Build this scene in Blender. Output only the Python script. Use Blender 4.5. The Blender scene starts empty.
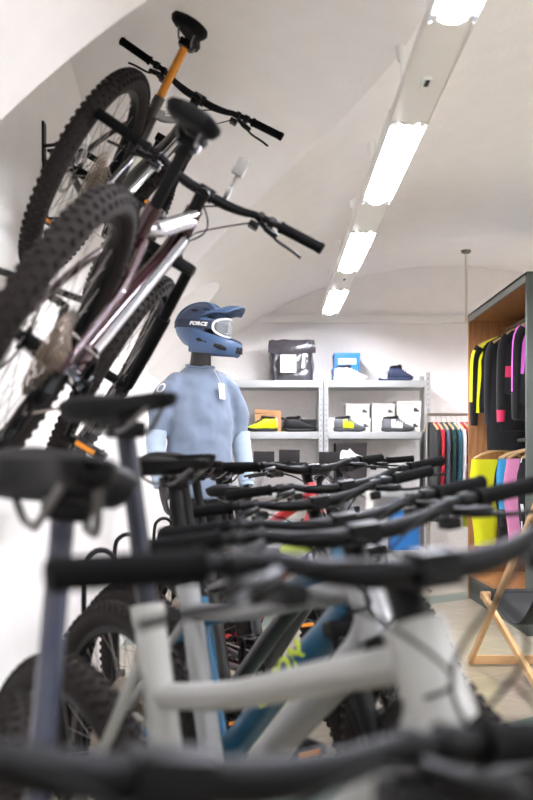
import bpy, bmesh, math, random
from math import sin, cos, pi, radians, sqrt, exp
from mathutils import Vector, Matrix, noise
random.seed(7)
S = bpy.context.scene
COL = S.collection

# ------------------------------------------------------------------ camera, world, exposure
CAMZ = 1.08
cd = bpy.data.cameras.new('camera'); cam = bpy.data.objects.new('camera', cd); COL.objects.link(cam)
cam.location = (0, 0, CAMZ); cam.rotation_euler = (pi / 2, 0, 0)
cd.sensor_fit = 'VERTICAL'; cd.sensor_height = 36; cd.lens = 45; cd.shift_y = 65 / 800
cd.clip_start = .05
cd.dof.use_dof = True; cd.dof.focus_distance = 6.0; cd.dof.aperture_fstop = 3.2
S.camera = cam
W = bpy.data.worlds.new('world'); S.world = W; W.use_nodes = True
W.node_tree.nodes['Background'].inputs[0].default_value = (1.0, .985, .98, 1)
W.node_tree.nodes['Background'].inputs[1].default_value = 0.7
S.view_settings.view_transform = 'Standard'; S.view_settings.look = 'None'
S.view_settings.gamma = 1; S.view_settings.use_curve_mapping = False
S.view_settings.exposure = 1.55
TUBE_STRENGTH = 110.0
S.cycles.use_denoising = True
S.cycles.max_bounces = 8
S.cycles.sample_clamp_indirect = 12.0


# ------------------------------------------------------------------ helpers
def lin(c):
    if isinstance(c, str):
        c = tuple(int(c[i:i + 2], 16) / 255 for i in (0, 2, 4))
    return tuple((x / 12.92 if x <= .04045 else ((x + .055) / 1.055) ** 2.4) for x in c) + (1,)


MATS = {}


def mat(name, c, rough=.5, metal=0, bump=0, bscale=200, vary=0, emit=0, coat=0, trans=0, ior=1.45, sheen=0, spec=.5):
    if name in MATS: return MATS[name]
    m = bpy.data.materials.new(name); m.use_nodes = True
    nt = m.node_tree; b = nt.nodes['Principled BSDF']
    b.inputs['Base Color'].default_value = lin(c)
    b.inputs['Roughness'].default_value = rough; b.inputs['Metallic'].default_value = metal
    b.inputs['Coat Weight'].default_value = coat
    b.inputs['Transmission Weight'].default_value = trans; b.inputs['IOR'].default_value = ior
    b.inputs['Specular IOR Level'].default_value = spec
    if sheen: b.inputs['Sheen Weight'].default_value = sheen
    if emit:
        b.inputs['Emission Color'].default_value = lin(c); b.inputs['Emission Strength'].default_value = emit
    if bump or vary:
        tc = nt.nodes.new('ShaderNodeTexCoord'); n = nt.nodes.new('ShaderNodeTexNoise')
        n.inputs['Scale'].default_value = bscale; n.inputs['Detail'].default_value = 4
        nt.links.new(tc.outputs['Object'], n.inputs['Vector'])
        if bump:
            bp = nt.nodes.new('ShaderNodeBump'); bp.inputs['Strength'].default_value = bump
            bp.inputs['Distance'].default_value = .01
            nt.links.new(n.outputs['Fac'], bp.inputs['Height']); nt.links.new(bp.outputs['Normal'], b.inputs['Normal'])
        if vary:
            n2 = nt.nodes.new('ShaderNodeTexNoise'); n2.inputs['Scale'].default_value = bscale * .2
            nt.links.new(tc.outputs['Object'], n2.inputs['Vector'])
            r = nt.nodes.new('ShaderNodeMapRange'); r.inputs[1].default_value = .3; r.inputs[2].default_value = .7
            r.inputs[3].default_value = 1 - vary; r.inputs[4].default_value = 1 + vary
            nt.links.new(n2.outputs['Fac'], r.inputs[0])
            mx = nt.nodes.new('ShaderNodeVectorMath'); mx.operation = 'SCALE'
            mx.inputs[0].default_value = lin(c)[:3]
            nt.links.new(r.outputs[0], mx.inputs['Scale']); nt.links.new(mx.outputs[0], b.inputs['Base Color'])
    MATS[name] = m
    return m


V = Vector


def spline(pts, n=6):
    """Catmull-Rom through the points."""
    P = [V(p) for p in pts]; out = []
    for i in range(len(P) - 1):
        a = P[i - 1] if i else P[0] * 2 - P[1]
        b, c = P[i], P[i + 1]
        d = P[i + 2] if i + 2 < len(P) else P[-1] * 2 - P[-2]
        for k in range(n):
            t = k / n
            out.append(.5 * ((2 * b) + (c - a) * t + (2 * a - 5 * b + 4 * c - d) * t * t + (3 * b - a - 3 * c + d) * t ** 3))
    out.append(P[-1])
    return out


class MB:
    def __init__(s): s.v = []; s.f = []; s.m = []; s.sm = []

    def face(s, idx, m=0, smooth=True): s.f.append(tuple(idx)); s.m.append(m); s.sm.append(smooth)

    def ring_loft(s, rings, m=0, cap=True, closed=False, smooth=True, mf=None):
        base = len(s.v); n = len(rings[0])
        for r in rings: s.v += [V(p) for p in r]
        R = len(rings)
        for i in range(R if closed else R - 1):
            a = base + i * n; b = base + ((i + 1) % R) * n
            for j in range(n):
                k = (j + 1) % n
                s.face((a + j, a + k, b + k, b + j), mf(i, j) if mf else m, smooth)
        if cap and not closed:
            s.face([base + j for j in range(n)][::-1], mf(0, 0) if mf else m, False)
            s.face([base + (R - 1) * n + j for j in range(n)], mf(R - 2, 0) if mf else m, False)
        return s

    def tube(s, pts, r, seg=10, m=0, cap=True, closed=False, flat=1.0, up=None, smooth=True):
        """r: number, list, or list of (rw, rh)"""
        P = [V(p) for p in pts]; n = len(P); rings = []
        prev = None
        for i, p in enumerate(P):
            if closed: t = P[(i + 1) % n] - P[i - 1]
            elif i == 0: t = P[1] - P[0]
            elif i == n - 1: t = P[-1] - P[-2]
            else: t = (P[i + 1] - P[i]).normalized() + (P[i] - P[i - 1]).normalized()
            t.normalize()
            if prev is None:
                u = V(up) if up else (V((0, 0, 1)) if abs(t.z) < .9 else V((1, 0, 0)))
            else: u = prev
            u = (u - t * u.dot(t)); u.normalize(); prev = u
            w = t.cross(u)
            q = r[i] if isinstance(r, (list, tuple)) else r
            rw, rh = q if isinstance(q, (list, tuple)) else (q, q * flat)
            rings.append([p + w * (rw * cos(2 * pi * k / seg)) + u * (rh * sin(2 * pi * k / seg)) for k in range(seg)])
        return s.ring_loft(rings, m, cap, closed, smooth)

    def box(s, c, sz, m=0, rot=None, bev=0):
        c = V(c); hx, hy, hz = sz[0] / 2, sz[1] / 2, sz[2] / 2
        M = rot if rot is not None else Matrix.Identity(3)
        b = len(s.v)
        if bev <= 0:
            for x in (-hx, hx):
                for y in (-hy, hy):
                    for z in (-hz, hz): s.v.append(c + M @ V((x, y, z)))
            for f in ((0, 1, 3, 2), (4, 6, 7, 5), (0, 4, 5, 1), (2, 3, 7, 6), (0, 2, 6, 4), (1, 5, 7, 3)):
                s.face([b + i for i in f], m, False)
            return s
        bm = bmesh.new(); bmesh.ops.create_cube(bm, size=1)
        for v in bm.verts: v.co = V((v.co.x * sz[0], v.co.y * sz[1], v.co.z * sz[2]))
        bmesh.ops.bevel(bm, geom=bm.edges[:], offset=bev, segments=2, affect='EDGES', profile=.7)
        s.add_bm(bm, m, c, M, False); return s

    def add_bm(s, bm, m=0, c=V((0, 0, 0)), M=None, smooth=True):
        b = len(s.v); M = M if M is not None else Matrix.Identity(3)
        bm.verts.ensure_lookup_table()
        for v in bm.verts: s.v.append(V(c) + M @ v.co)
        for f in bm.faces: s.face([b + v.index for v in f.verts], m, smooth)
        bm.free()

    def lathe(s, prof, c=(0, 0, 0), axis='z', seg=24, m=0, smooth=True, closed=False):
        """prof: list of (r, h)"""
        c = V(c); rings = []
        for r, h in prof:
            ring = []
            for k in range(seg):
                a = 2 * pi * k / seg
                x, y = r * cos(a), r * sin(a)
                ring.append(c + (V((x, y, h)) if axis == 'z' else V((x, h, y)) if axis == 'y' else V((h, x, y))))
            rings.append(ring)
        return s.ring_loft(rings, m, not closed, closed, smooth)

    def ball(s, c, r, m=0, seg=12, rot=None):
        rx, ry, rz = r if isinstance(r, (list, tuple)) else (r, r, r)
        bm = bmesh.new(); bmesh.ops.create_uvsphere(bm, u_segments=seg, v_segments=seg // 2 + 2, radius=1)
        for v in bm.verts: v.co = V((v.co.x * rx, v.co.y * ry, v.co.z * rz))
        s.add_bm(bm, m, V(c), rot); return s

    def prism(s, poly, y0, y1, m=0, smooth=False):
        """polygon in xz extruded along y"""
        return s.ring_loft([[V((x, y0, z)) for x, z in poly], [V((x, y1, z)) for x, z in poly]], m, True, False, smooth)

    def mesh(s, name, mats, angle=40, fix=True):
        me = bpy.data.meshes.new(name)
        me.from_pydata([tuple(v) for v in s.v], [], s.f)
        for mm in (mats if isinstance(mats, (list, tuple)) else [mats]): me.materials.append(mm)
        me.polygons.foreach_set('material_index', s.m); me.polygons.foreach_set('use_smooth', s.sm)
        if fix:
            bm = bmesh.new(); bm.from_mesh(me); bmesh.ops.recalc_face_normals(bm, faces=bm.faces[:]); bm.to_mesh(me); bm.free()
        me.set_sharp_from_angle(angle=radians(angle))
        return me

    def build(s, name, mats, parent=None, angle=40):
        return link(name, s.mesh(name, mats, angle), parent)


def link(name, me, parent=None):
    o = bpy.data.objects.new(name, me); COL.objects.link(o)
    if parent: o.parent = parent
    return o


def tag(o, label=None, cat=None, group=None, kind=None):
    if label: o['label'] = label
    if cat: o['category'] = cat
    if group: o['group'] = group
    if kind: o['kind'] = kind
    return o


def thing(name, label, cat, loc=(0, 0, 0), rz=0, group=None, M=None):
    o = bpy.data.objects.new(name, None); COL.objects.link(o); o.empty_display_size = .1
    o.location = loc; o.rotation_euler = (0, 0, rz)
    if M is not None: o.rotation_euler = M.to_euler()
    return tag(o, label, cat, group)


def copy_tree(o, parent=None):
    c = o.copy(); COL.objects.link(c)
    if parent: c.parent = parent
    for ch in list(o.children): copy_tree(ch, c)
    return c


def text_mesh(body, size, fn, name, m, parent, bold=0.0, extr=.0006, res=2):
    """lettering mesh; fn maps (u, v, w) -> point; u along the text, v up, w out of the surface"""
    cu = bpy.data.curves.new('txt', 'FONT'); cu.body = body; cu.size = size; cu.align_x = 'CENTER'; cu.align_y = 'CENTER'
    cu.extrude = extr; cu.offset = bold; cu.resolution_u = res
    t = bpy.data.objects.new('txt', cu); COL.objects.link(t)
    dg = bpy.context.evaluated_depsgraph_get(); dg.update()
    me = bpy.data.meshes.new_from_object(t.evaluated_get(dg))
    bpy.data.objects.remove(t); bpy.data.curves.remove(cu)
    bm = bmesh.new(); bm.from_mesh(me)
    for v in bm.verts: v.co = V(fn(v.co.x, v.co.y, v.co.z))
    bm.to_mesh(me); bm.free(); me.name = name
    me.materials.clear(); me.materials.append(m)
    return link(name, me, parent)


# ------------------------------------------------------------------ materials
plaster = mat('white_plaster', 'f6f3f1', .85, bump=.25, bscale=40, vary=.015)
far_plaster = mat('painted_plaster', 'f0ecea', .8, bump=.6, bscale=30, vary=.02)
black_rubber = mat('black_rubber', '0f0e0e', .75, spec=.2, bump=.3, bscale=300)
tyre_rubber = mat('tyre_rubber', '221d1c', .85, spec=.3, bump=.3, bscale=200)
grip_rubber = mat('grip_rubber', '060607', .8, spec=.12, bump=.4, bscale=400)
anod_black = mat('anodised_black', '08080a', .42, .1, spec=.2)
satin_black = mat('satin_black', '070709', .5, spec=.16)
steel = mat('brushed_steel', 'b8b4ae', .3, .9)
cassette_m = mat('cassette_steel', '8d8073', .3, .8)
chain_m = mat('chain_steel', '8f8379', .4, .85)
gold = mat('gold_stanchion', 'b9782c', .25, .7)
saddle_m = mat('saddle_leather', '09080a', .62, spec=.15, bump=.15, bscale=250)
white_paint = mat('white_enamel', 'efefec', .4)
galv = mat('galvanised_grey', 'b5b8b9', .45, .25, vary=.03, bscale=60)
white_card = mat('white_card', 'f2f0ec', .7)
black_card = mat('black_card', '1d1b1c', .6)
orange_refl = mat('orange_reflector', 'e08a1e', .3)


# ------------------------------------------------------------------ the room
XW, XR, YF, YN = -.87, 4.27, 9.3, -3.0
BX, BZ, BR = 1.7, 2.93, 3.4


def barrel(x): return BZ - BR + sqrt(BR * BR - (x - BX) ** 2)


# lunettes cut into the left side of the barrel: centre, near reach, far reach, spring, rise, near power, far power
LUN = [(3.6, 1.05, 2.42, 1.49, 1.25, 5.0, 2.0), (6.62, .64, .80, 1.3, .97, 2.8, 2.0)]


def lun(y):
    for yc, rn, rf, zs, h, pn, pf in LUN:
        t = (y - yc) / (rf if y > yc else rn); p = pf if y > yc else pn
        if abs(t) < 1: return zs + h * (1 - abs(t) ** p) ** (1 / p)
    return 0


def groin(y):
    z = lun(y)
    if z <= barrel(XW): return XW
    d = BR * BR - (z - BZ + BR) ** 2
    return BX - sqrt(max(d, 0))


def rise(g): return min(.22, .17 * max(0, g - XW))


ys = [YN + (YF - YN) * i / 60 for i in range(61)]
for yc, rn, rf, *_ in LUN:
    for k in range(61):
        u = k / 60
        ys += [yc - rn * (1 - (1 - u) ** 3), yc + rf * (1 - (1 - u) ** 3)]
ys = sorted(set(round(y, 4) for y in ys if YN <= y <= YF))
mb = MB(); N = 40
base = len(mb.v)
for y in ys:
    g = groin(y)
    for i in range(N + 1):
        t = i / N; x = g + (XR - g) * (t ** 1.15)
        mb.v.append(V((x, y, barrel(min(x, XR)))))
for k in range(len(ys) - 1):
    for i in range(N):
        a = base + k * (N + 1) + i; mb.face((a, a + 1, a + N + 2, a + N + 1))
M_ = 10; base = len(mb.v)
for y in ys:
    g = groin(y); z = max(lun(y), barrel(XW))
    for i in range(M_ + 1): mb.v.append(V((XW + (g - XW) * i / M_, y, z + rise(g) * (1 - i / M_))))
for k in range(len(ys) - 1):
    if groin(ys[k]) <= XW + 1e-4 and groin(ys[k + 1]) <= XW + 1e-4: continue
    for i in range(M_):
        a = base + k * (M_ + 1) + i; mb.face((a, a + 1, a + M_ + 2, a + M_ + 1))
me = mb.mesh('ceiling', plaster, 25, fix=False)
tag(link('ceiling', me), 'white plaster groin vault over the shop', kind='structure')
mb = MB()
tops = [max(lun(y), barrel(XW)) + rise(groin(y)) for y in ys]
for y, z in zip(ys, tops):
    mb.v += [V((XW, y, 0)), V((XW, y, z + .004)), V((XW - .2, y, 0)), V((XW - .2, y, z + .004))]
for k in range(len(ys) - 1):
    a = 4 * k; mb.face((a, a + 4, a + 5, a + 1)); mb.face((a + 2, a + 3, a + 7, a + 6))
tag(mb.build('wall_left', plaster), kind='structure')
mb = MB(); xs = [XW + (XR - XW) * i / 40 for i in range(41)]
for x in xs: mb.v += [V((x, YF, 0)), V((x, YF, barrel(x) + .02)), V((x, YF + .2, 0)), V((x, YF + .2, barrel(x) + .02))]
for k in range(40):
    a = 4 * k; mb.face((a, a + 4, a + 5, a + 1), 0, False); mb.face((a + 2, a + 3, a + 7, a + 6), 0, False)
tag(mb.build('wall_far', far_plaster), kind='structure')
tag(MB().box((XR + .1, (YN + YF) / 2, .9), (.2, YF - YN, 1.8)).build('wall_right', plaster), kind='structure')

# tiled floor, laid diagonally, with dark green bands
fm = bpy.data.materials.new('floor_tiles'); fm.use_nodes = True; nt = fm.node_tree; b = nt.nodes['Principled BSDF']
tc = nt.nodes.new('ShaderNodeTexCoord'); mp = nt.nodes.new('ShaderNodeMapping')
mp.inputs['Rotation'].default_value = (0, 0, radians(-40))
nt.links.new(tc.outputs['Object'], mp.inputs['Vector'])
br = nt.nodes.new('ShaderNodeTexBrick'); br.offset = 0; br.squash = 1
br.inputs['Scale'].default_value = 1; br.inputs['Brick Width'].default_value = .32; br.inputs['Row Height'].default_value = .32
br.inputs['Mortar Size'].default_value = .006; br.inputs['Mortar Smooth'].default_value = .1
br.inputs['Color1'].default_value = lin('a39a86'); br.inputs['Color2'].default_value = lin('978e7a'); br.inputs['Mortar'].default_value = lin('b4ab98')
nt.links.new(mp.outputs[0], br.inputs['Vector'])
sp = nt.nodes.new('ShaderNodeSeparateXYZ'); nt.links.new(mp.outputs[0], sp.inputs[0])
def mnode(op, a, bval):
    n = nt.nodes.new('ShaderNodeMath'); n.operation = op; nt.links.new(a, n.inputs[0]); n.inputs[1].default_value = bval; return n.outputs[0]
t1 = mnode('SUBTRACT', sp.outputs[1], 2.24); t2 = mnode('MODULO', t1, 2.88); t3 = mnode('ABSOLUTE', t2, 0); t4 = mnode('LESS_THAN', t3, .32)
mxg = nt.nodes.new('ShaderNodeMixRGB'); nt.links.new(t4, mxg.inputs[0]); nt.links.new(br.outputs[0], mxg.inputs[1]); mxg.inputs[2].default_value = lin('56685c')
nz = nt.nodes.new('ShaderNodeTexNoise'); nz.inputs['Scale'].default_value = 9; nt.links.new(tc.outputs['Object'], nz.inputs['Vector'])
mxn = nt.nodes.new('ShaderNodeMixRGB'); mxn.blend_type = 'OVERLAY'; mxn.inputs[0].default_value = .25
nt.links.new(mxg.outputs[0], mxn.inputs[1]); nt.links.new(nz.outputs['Fac'], mxn.inputs[2])
nt.links.new(mxn.outputs[0], b.inputs['Base Color']); b.inputs['Roughness'].default_value = .28
tag(MB().box(((XW + XR) / 2, (YN + YF) / 2, -.05), (XR - XW + .4, YF - YN + .4, .1)).build('floor', fm), kind='structure')
# white ledge along the far wall, under the vault
tag(MB().box(((-.35 + XR) / 2, YF - .03, 2.43), (XR + .35, .06, .07), bev=.008).build('trim_1', mat('ledge_white', 'e9e6e2', .6)), kind='structure')


# ------------------------------------------------------------------ ceiling lights
LZ = 2.38
tube_m = mat('lit_tube', 'fbfaff', .5, emit=TUBE_STRENGTH)
refl_m = mat('reflector_silver', '9aa2b2', .3, .8)
rail_m = mat('light_track_white', 'eae7e2', .5)


def make_light(name, label):
    t = thing(name, label, 'ceiling light', group='fluorescent ceiling lights in a row')
    L = 1.17; mb = MB()
    # open trough: roof, two sloped sides
    prof = [(-.075, 0), (-.071, .0), (-.045, .05), (.045, .05), (.071, 0), (.075, 0), (.075, .06), (-.075, .06)]
    mb.prism(prof, 0, L); mb.build('housing', white_paint, t)
    mb = MB()
    mb.prism([(-.0705, .001), (-.044, .0485), (.044, .0485), (.0705, .001), (.068, .001), (.042, .045), (-.042, .045), (-.068, .001)], .005, L - .005)
    mb.build('reflector', refl_m, t)
    MB().tube([(0, .03, .026), (0, L - .03, .026)], .014, 12).build('lamp_tube', tube_m, t)
    for y in (.003, L - .003):
        mb = MB(); mb.prism([(-.07, -.002), (-.055, .045), (.055, .045), (.07, -.002), (.045, .012), (.02, -.002), (-.02, -.002), (-.045, .012)], y - .003, y + .003)
        for x in (-.055, .055): mb.box((x, .025 if y < .5 else L - .025, .012), (.025, .044, .01))
        mb.build('end_louvre', white_paint, t)
    return t


proto = None
rows = [(.545, [-.1, 1.78, 3.82, 5.6, 7.46], 'above the bikes'), (2.88, [-.1, 1.78, 3.82, 5.6, 7.46], 'in an unseen second row added for light')]  # second row lies out of view, added to bring more light into the room
ords = ['over the near end of the row', 'topmost in the photo and cut by its edge', 'largest fully seen tube light, second along the track', 'third along the track from the near end', 'last on the track, nearest the far wall']
for rx, st, where in rows:
    for i, y in enumerate(st):
        lab = 'lit white fluorescent light ' + ords[i] if rx < 1 else 'unseen fluorescent light added right of the wardrobe to brighten the shop'
        if proto is None: proto = make_light('fluorescent_light', lab); o = proto
        else: o = copy_tree(proto)
        o['label'] = lab; o.location = (rx, y, LZ)
        if rx > 1: o['group'] = 'unseen fluorescent lights added on the right'
    mb = MB()
    segs = [-2.5] + [q for s_ in st for q in (s_, s_ + 1.17)] + [8.75]
    t = thing('light_track', 'long white light track hung under the vault ' + where, 'light track', (rx, 0, LZ))
    for a, c in zip(segs[0::2], segs[1::2]):
        mb.box((0, (a + c) / 2, .034), (.142, c - a - .004, .05), bev=.006)
        mb.box((-.072, (a + c) / 2, .02), (.004, c - a - .004, .03)); mb.box((.072, (a + c) / 2, .02), (.004, c - a - .004, .03))
    mb.box((0, 3.1, .075), (.08, 11.4, .025))
    mb.build('track_housing', rail_m, t)
    m2 = MB()
    for y in (3.42, 7.02): m2.box((.0, y, .006), (.03, .1, .014), bev=.003)
    m2.build('sensor_window', white_paint, t)
    m2 = MB()
    for y in (3.42, 7.02): m2.box((.0, y - .02, -.002), (.014, .05, .006))
    m2.build('sensor_slot', black_card, t)
    for y in (.2, 1.9, 3.95, 5.1, 6.2, 7.3, 8.4):
        zc = barrel(rx) - LZ
        MB().tube([(-.012, y, .08), (-.012, y, zc - .02)], .0025, 6).build('hanging_wire', white_paint, t)
        MB().lathe([(.008, zc - .06), (.017, zc - .05), (.022, zc - .02), (.025, zc + .004)], (-.012, y, 0), seg=16).build('ceiling_cup', white_paint, t)
t = thing('ceiling_hook', 'thin white conduit hanging from the vault by the wardrobe', 'conduit', (1.72, 8.62, barrel(1.72)))
MB().lathe([(.045, .004), (.04, -.02), (.02, -.03)], seg=16).build('ceiling_plate', mat('hook_grey', '6f6b62', .5), t)
MB().tube([(0, 0, -.02), (.004, 0, -.3), (0, 0, -.62)], .011, 8).build('conduit_tube', mat('conduit_cream', 'd9d3c4', .6), t)

# ------------------------------------------------------------------ bicycle parts (meshes shared by every bike)
RW = .37


def tyre_mesh():
    mb = MB(); seg = 80
    prof = []
    for k in range(12):
        a = -pi * .86 + 2 * pi * .86 * k / 11 + pi / 2 - pi / 2
        prof.append((.338 + .0305 * cos(a), .031 * sin(a)))
    mb.lathe(prof + [(.317, .012), (.317, -.012)], axis='y', seg=seg, closed=True)
    for row, (a, w, l) in enumerate(((-52, .012, .013), (-18, .013, .011), (18, .013, .011), (52, .012, .013))):
        a = radians(a)
        for k in range(76):
            ph = 2 * pi * (k + (.5 if row % 2 else 0)) / 76
            R = .338 + .032 * cos(a)
            c = V((R * cos(ph), .0325 * sin(a), R * sin(ph)))
            er = V((cos(ph), 0, sin(ph))); ea = V((0, 1, 0)); et = V((-sin(ph), 0, cos(ph)))
            nrm = er * cos(a) + ea * sin(a); wd = ea * cos(a) - er * sin(a)
            mb.box(c, (l, w, .008), rot=Matrix((et, wd, nrm)).transposed())
    return mb.mesh('tyre', tyre_rubber, 50)


def rim_mesh():
    mb = MB()
    mb.lathe([(.322, .015), (.318, .0155), (.296, .010), (.294, 0), (.296, -.010), (.318, -.0155), (.322, -.015), (.316, 0)], axis='y', seg=64, closed=True)
    return mb.mesh('rim', anod_black, 50)


def spokes_mesh():
    mb = MB()
    for k in range(28):
        a = 2 * pi * k / 28; s_ = 1 if k % 2 else -1
        b_ = a + (.55 if (k // 2) % 2 else -.55)
        mb.tube([(.028 * cos(b_), .028 * s_, .028 * sin(b_)), (.297 * cos(a), .002 * s_, .297 * sin(a))], .0011, 4)
    return mb.mesh('spokes', mat('spoke_steel', '8b8784', .35, .8), 60)


def hub_mesh():
    mb = MB()
    mb.lathe([(.009, -.068), (.012, -.06), (.012, -.04), (.03, -.035), (.03, -.03), (.016, -.024), (.016, .024), (.03, .03), (.03, .035), (.012, .04), (.012, .06), (.009, .068)], axis='y', seg=18)
    return mb.mesh('hub', satin_black, 40)


def disc_mesh():
    mb = MB()
    mb.lathe([(.09, -.001), (.09, .001), (.076, .001), (.076, -.001)], axis='y', seg=48, closed=True)
    for k in range(6):
        a = 2 * pi * k / 6
        mb.tube([(.02 * cos(a), 0, .02 * sin(a)), (.078 * cos(a + .4), 0, .078 * sin(a + .4))], .004, 6, flat=.35)
    return mb.mesh('brake_disc', steel, 40)


def cog(mb, r, y, th, teeth, m=0):
    ri = r * .86; n = teeth * 4; outer = []
    for k in range(n):
        a = 2 * pi * k / n; rr = r + (.0035 if k % 4 in (1, 2) else 0)
        outer.append((rr * cos(a), rr * sin(a)))
    inner = [(ri * cos(2 * pi * k / n), ri * sin(2 * pi * k / n)) for k in range(n)]
    rings = [[V((x, y - th / 2, z)) for x, z in outer], [V((x, y + th / 2, z)) for x, z in outer],
             [V((x, y + th / 2, z)) for x, z in inner], [V((x, y - th / 2, z)) for x, z in inner]]
    mb.ring_loft(rings, m, False, True, False)


def cassette_mesh():
    mb = MB()
    for k, (r, t_) in enumerate(((.101, 50), (.085, 42), (.072, 36), (.063, 32), (.055, 28), (.048, 24), (.042, 21), (.036, 18), (.030, 15), (.024, 12))):
        cog(mb, r, -.027 - .0042 * k, .0022, t_)
    mb.lathe([(.014, -.07), (.018, -.066), (.018, -.03), (.05, -.026), (.02, -.024)], axis='y', seg=24)
    return mb.mesh('cassette', cassette_m, 40)


def chainring_mesh():
    mb = MB(); cog(mb, .072, -.047, .004, 34)
    for k in range(4):
        a = pi / 2 * k + .4
        mb.tube([(0, -.047, 0), (.06 * cos(a), -.047, .06 * sin(a))], .011, 8, flat=.4)
    return mb.mesh('chainring', satin_black, 40)


def pedal_mesh():
    mb = MB(); c = (0, 0, 0)
    for x in (-.042, .042): mb.box((x, 0, 0), (.014, .095, .018), bev=.003)
    for y in (-.045, .045, 0): mb.box((0, y, 0), (.084, .014, .018), bev=.003)
    mb.tube([(0, .06, 0), (0, -.045, 0)], .008, 8)
    for x in (-.05, .05): mb.box((x, 0, 0), (.004, .055, .012), 1)
    for x in (-.042, .042):
        for y in (-.035, .035): mb.tube([(x, y, -.013), (x, y, .013)], .003, 6)
    return mb.mesh('pedal', [anod_black, orange_refl], 40)


def saddle_mesh():
    mb = MB(); rings = []
    for x, w, zt, zb in ((-.135, .035, -.006, -.03), (-.128, .058, .004, -.034), (-.10, .071, .012, -.036), (-.06, .066, .010, -.032), (-.02, .045, .004, -.03), (.03, .029, .002, -.026), (.08, .023, .004, -.022), (.12, .021, .004, -.02), (.137, .016, -.002, -.018), (.143, .006, -.008, -.014)):
        r = []
        for k in range(18):
            a = 2 * pi * k / 18; c_, s_ = cos(a), sin(a)
            yy = w * (abs(c_) ** .8) * (1 if c_ > 0 else -1)
            zz = (zt * (s_ ** .6) if s_ > 0 else 0) + (zb * (abs(s_) ** .5) if s_ < 0 else 0)
            if s_ < 0: yy *= .92
            dip = -.006 * exp(-(yy / .012) ** 2) if s_ > .2 and -.11 < x < .09 else 0
            r.append(V((x, yy, zz + dip - .012 * (abs(yy) / .07) ** 2)))
        rings.append(r)
    mb.ring_loft(rings)
    return mb.mesh('saddle', saddle_m, 60)


def rails_mesh():
    mb = MB()
    for s_ in (-1, 1):
        mb.tube(spline([(-.105, .035 * s_, -.025), (-.06, .026 * s_, -.05), (0, .022 * s_, -.053), (.04, .022 * s_, -.05), (.10, .012 * s_, -.016)]), .0036, 8)
    return mb.mesh('saddle_rails', mat('rail_grey', '6a6867', .4, .6), 40)


def bar_mesh():
    mb = MB(); h = []
    for y, x, z in ((-.38, -.05, .028), (-.30, -.036, .026), (-.18, -.016, .022), (-.12, -.006, .008), (-.06, 0, 0), (0, 0, 0)): h.append((x, y, z))
    pts = h + [(x, -y, z) for x, y, z in h[:-1][::-1]]
    P = spline(pts, 5)
    mb.tube(P, [.0159 if abs(p.y) < .07 else .0159 - .0048 * min(1, (abs(p.y) - .07) / .09) for p in P], 12)
    return mb.mesh('handlebar', satin_black, 50)


def grip_mesh(s_):
    mb = MB(); P = []; R = []
    for k in range(22):
        t = k / 21; y = .243 + .14 * t
        P.append((-.016 - (y - .18) / .2 * .034, s_ * y, .022 + .006 * (y - .18) / .2))
        R.append(.0185 if k in (0, 1) else .0172 if k > 19 else (.0164 if k % 2 else .0158))
    mb.tube(P, R, 14)
    mb.tube([P[-1], (P[-1][0], P[-1][1] + s_ * .003, P[-1][2])], .0145, 12)
    return mb.mesh('grip', grip_rubber, 50)


def lever_mesh(s_):
    mb = MB(); y = .215 * s_
    mb.tube([(-.022, y - .010, .023), (-.022, y + .010, .023)], .0165, 12)
    mb.tube(spline([(.0, y - .035 * s_, .012), (.02, y - .01 * s_, .008), (.028, y + .03 * s_, .004)]), [.009] * 6 + [.011] * 6 + [.008], 8)
    mb.tube(spline([(.03, y + .012 * s_, .003), (.05, y + .04 * s_, -.002), (.043, y + .09 * s_, -.006), (.045, y + .125 * s_, -.01)]), .0048, 8)
    mb.tube([(-.02, y - .03 * s_, .02), (-.02, y - .045 * s_, .02)], .016, 12)
    mb.box((.0, y - .045 * s_, -.008), (.04, .03, .022), bev=.006)
    mb.tube([(-.02, y - .052 * s_, -.012), (-.045, y - .03 * s_, -.018)], .006, 8)
    return mb.mesh('brake_lever', anod_black, 40)


SH = dict(tyre=tyre_mesh(), rim=rim_mesh(), spokes=spokes_mesh(), hub=hub_mesh(), disc=disc_mesh(), cassette=cassette_mesh(),
          chainring=chainring_mesh(), pedal=pedal_mesh(), saddle=saddle_mesh(), rails=rails_mesh(), bar=bar_mesh(),
          gripL=grip_mesh(1), gripR=grip_mesh(-1), leverL=lever_mesh(1), leverR=lever_mesh(-1))


def at(o, loc, rot=None):
    o.location = loc
    if rot: o.rotation_euler = rot
    return o


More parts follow.
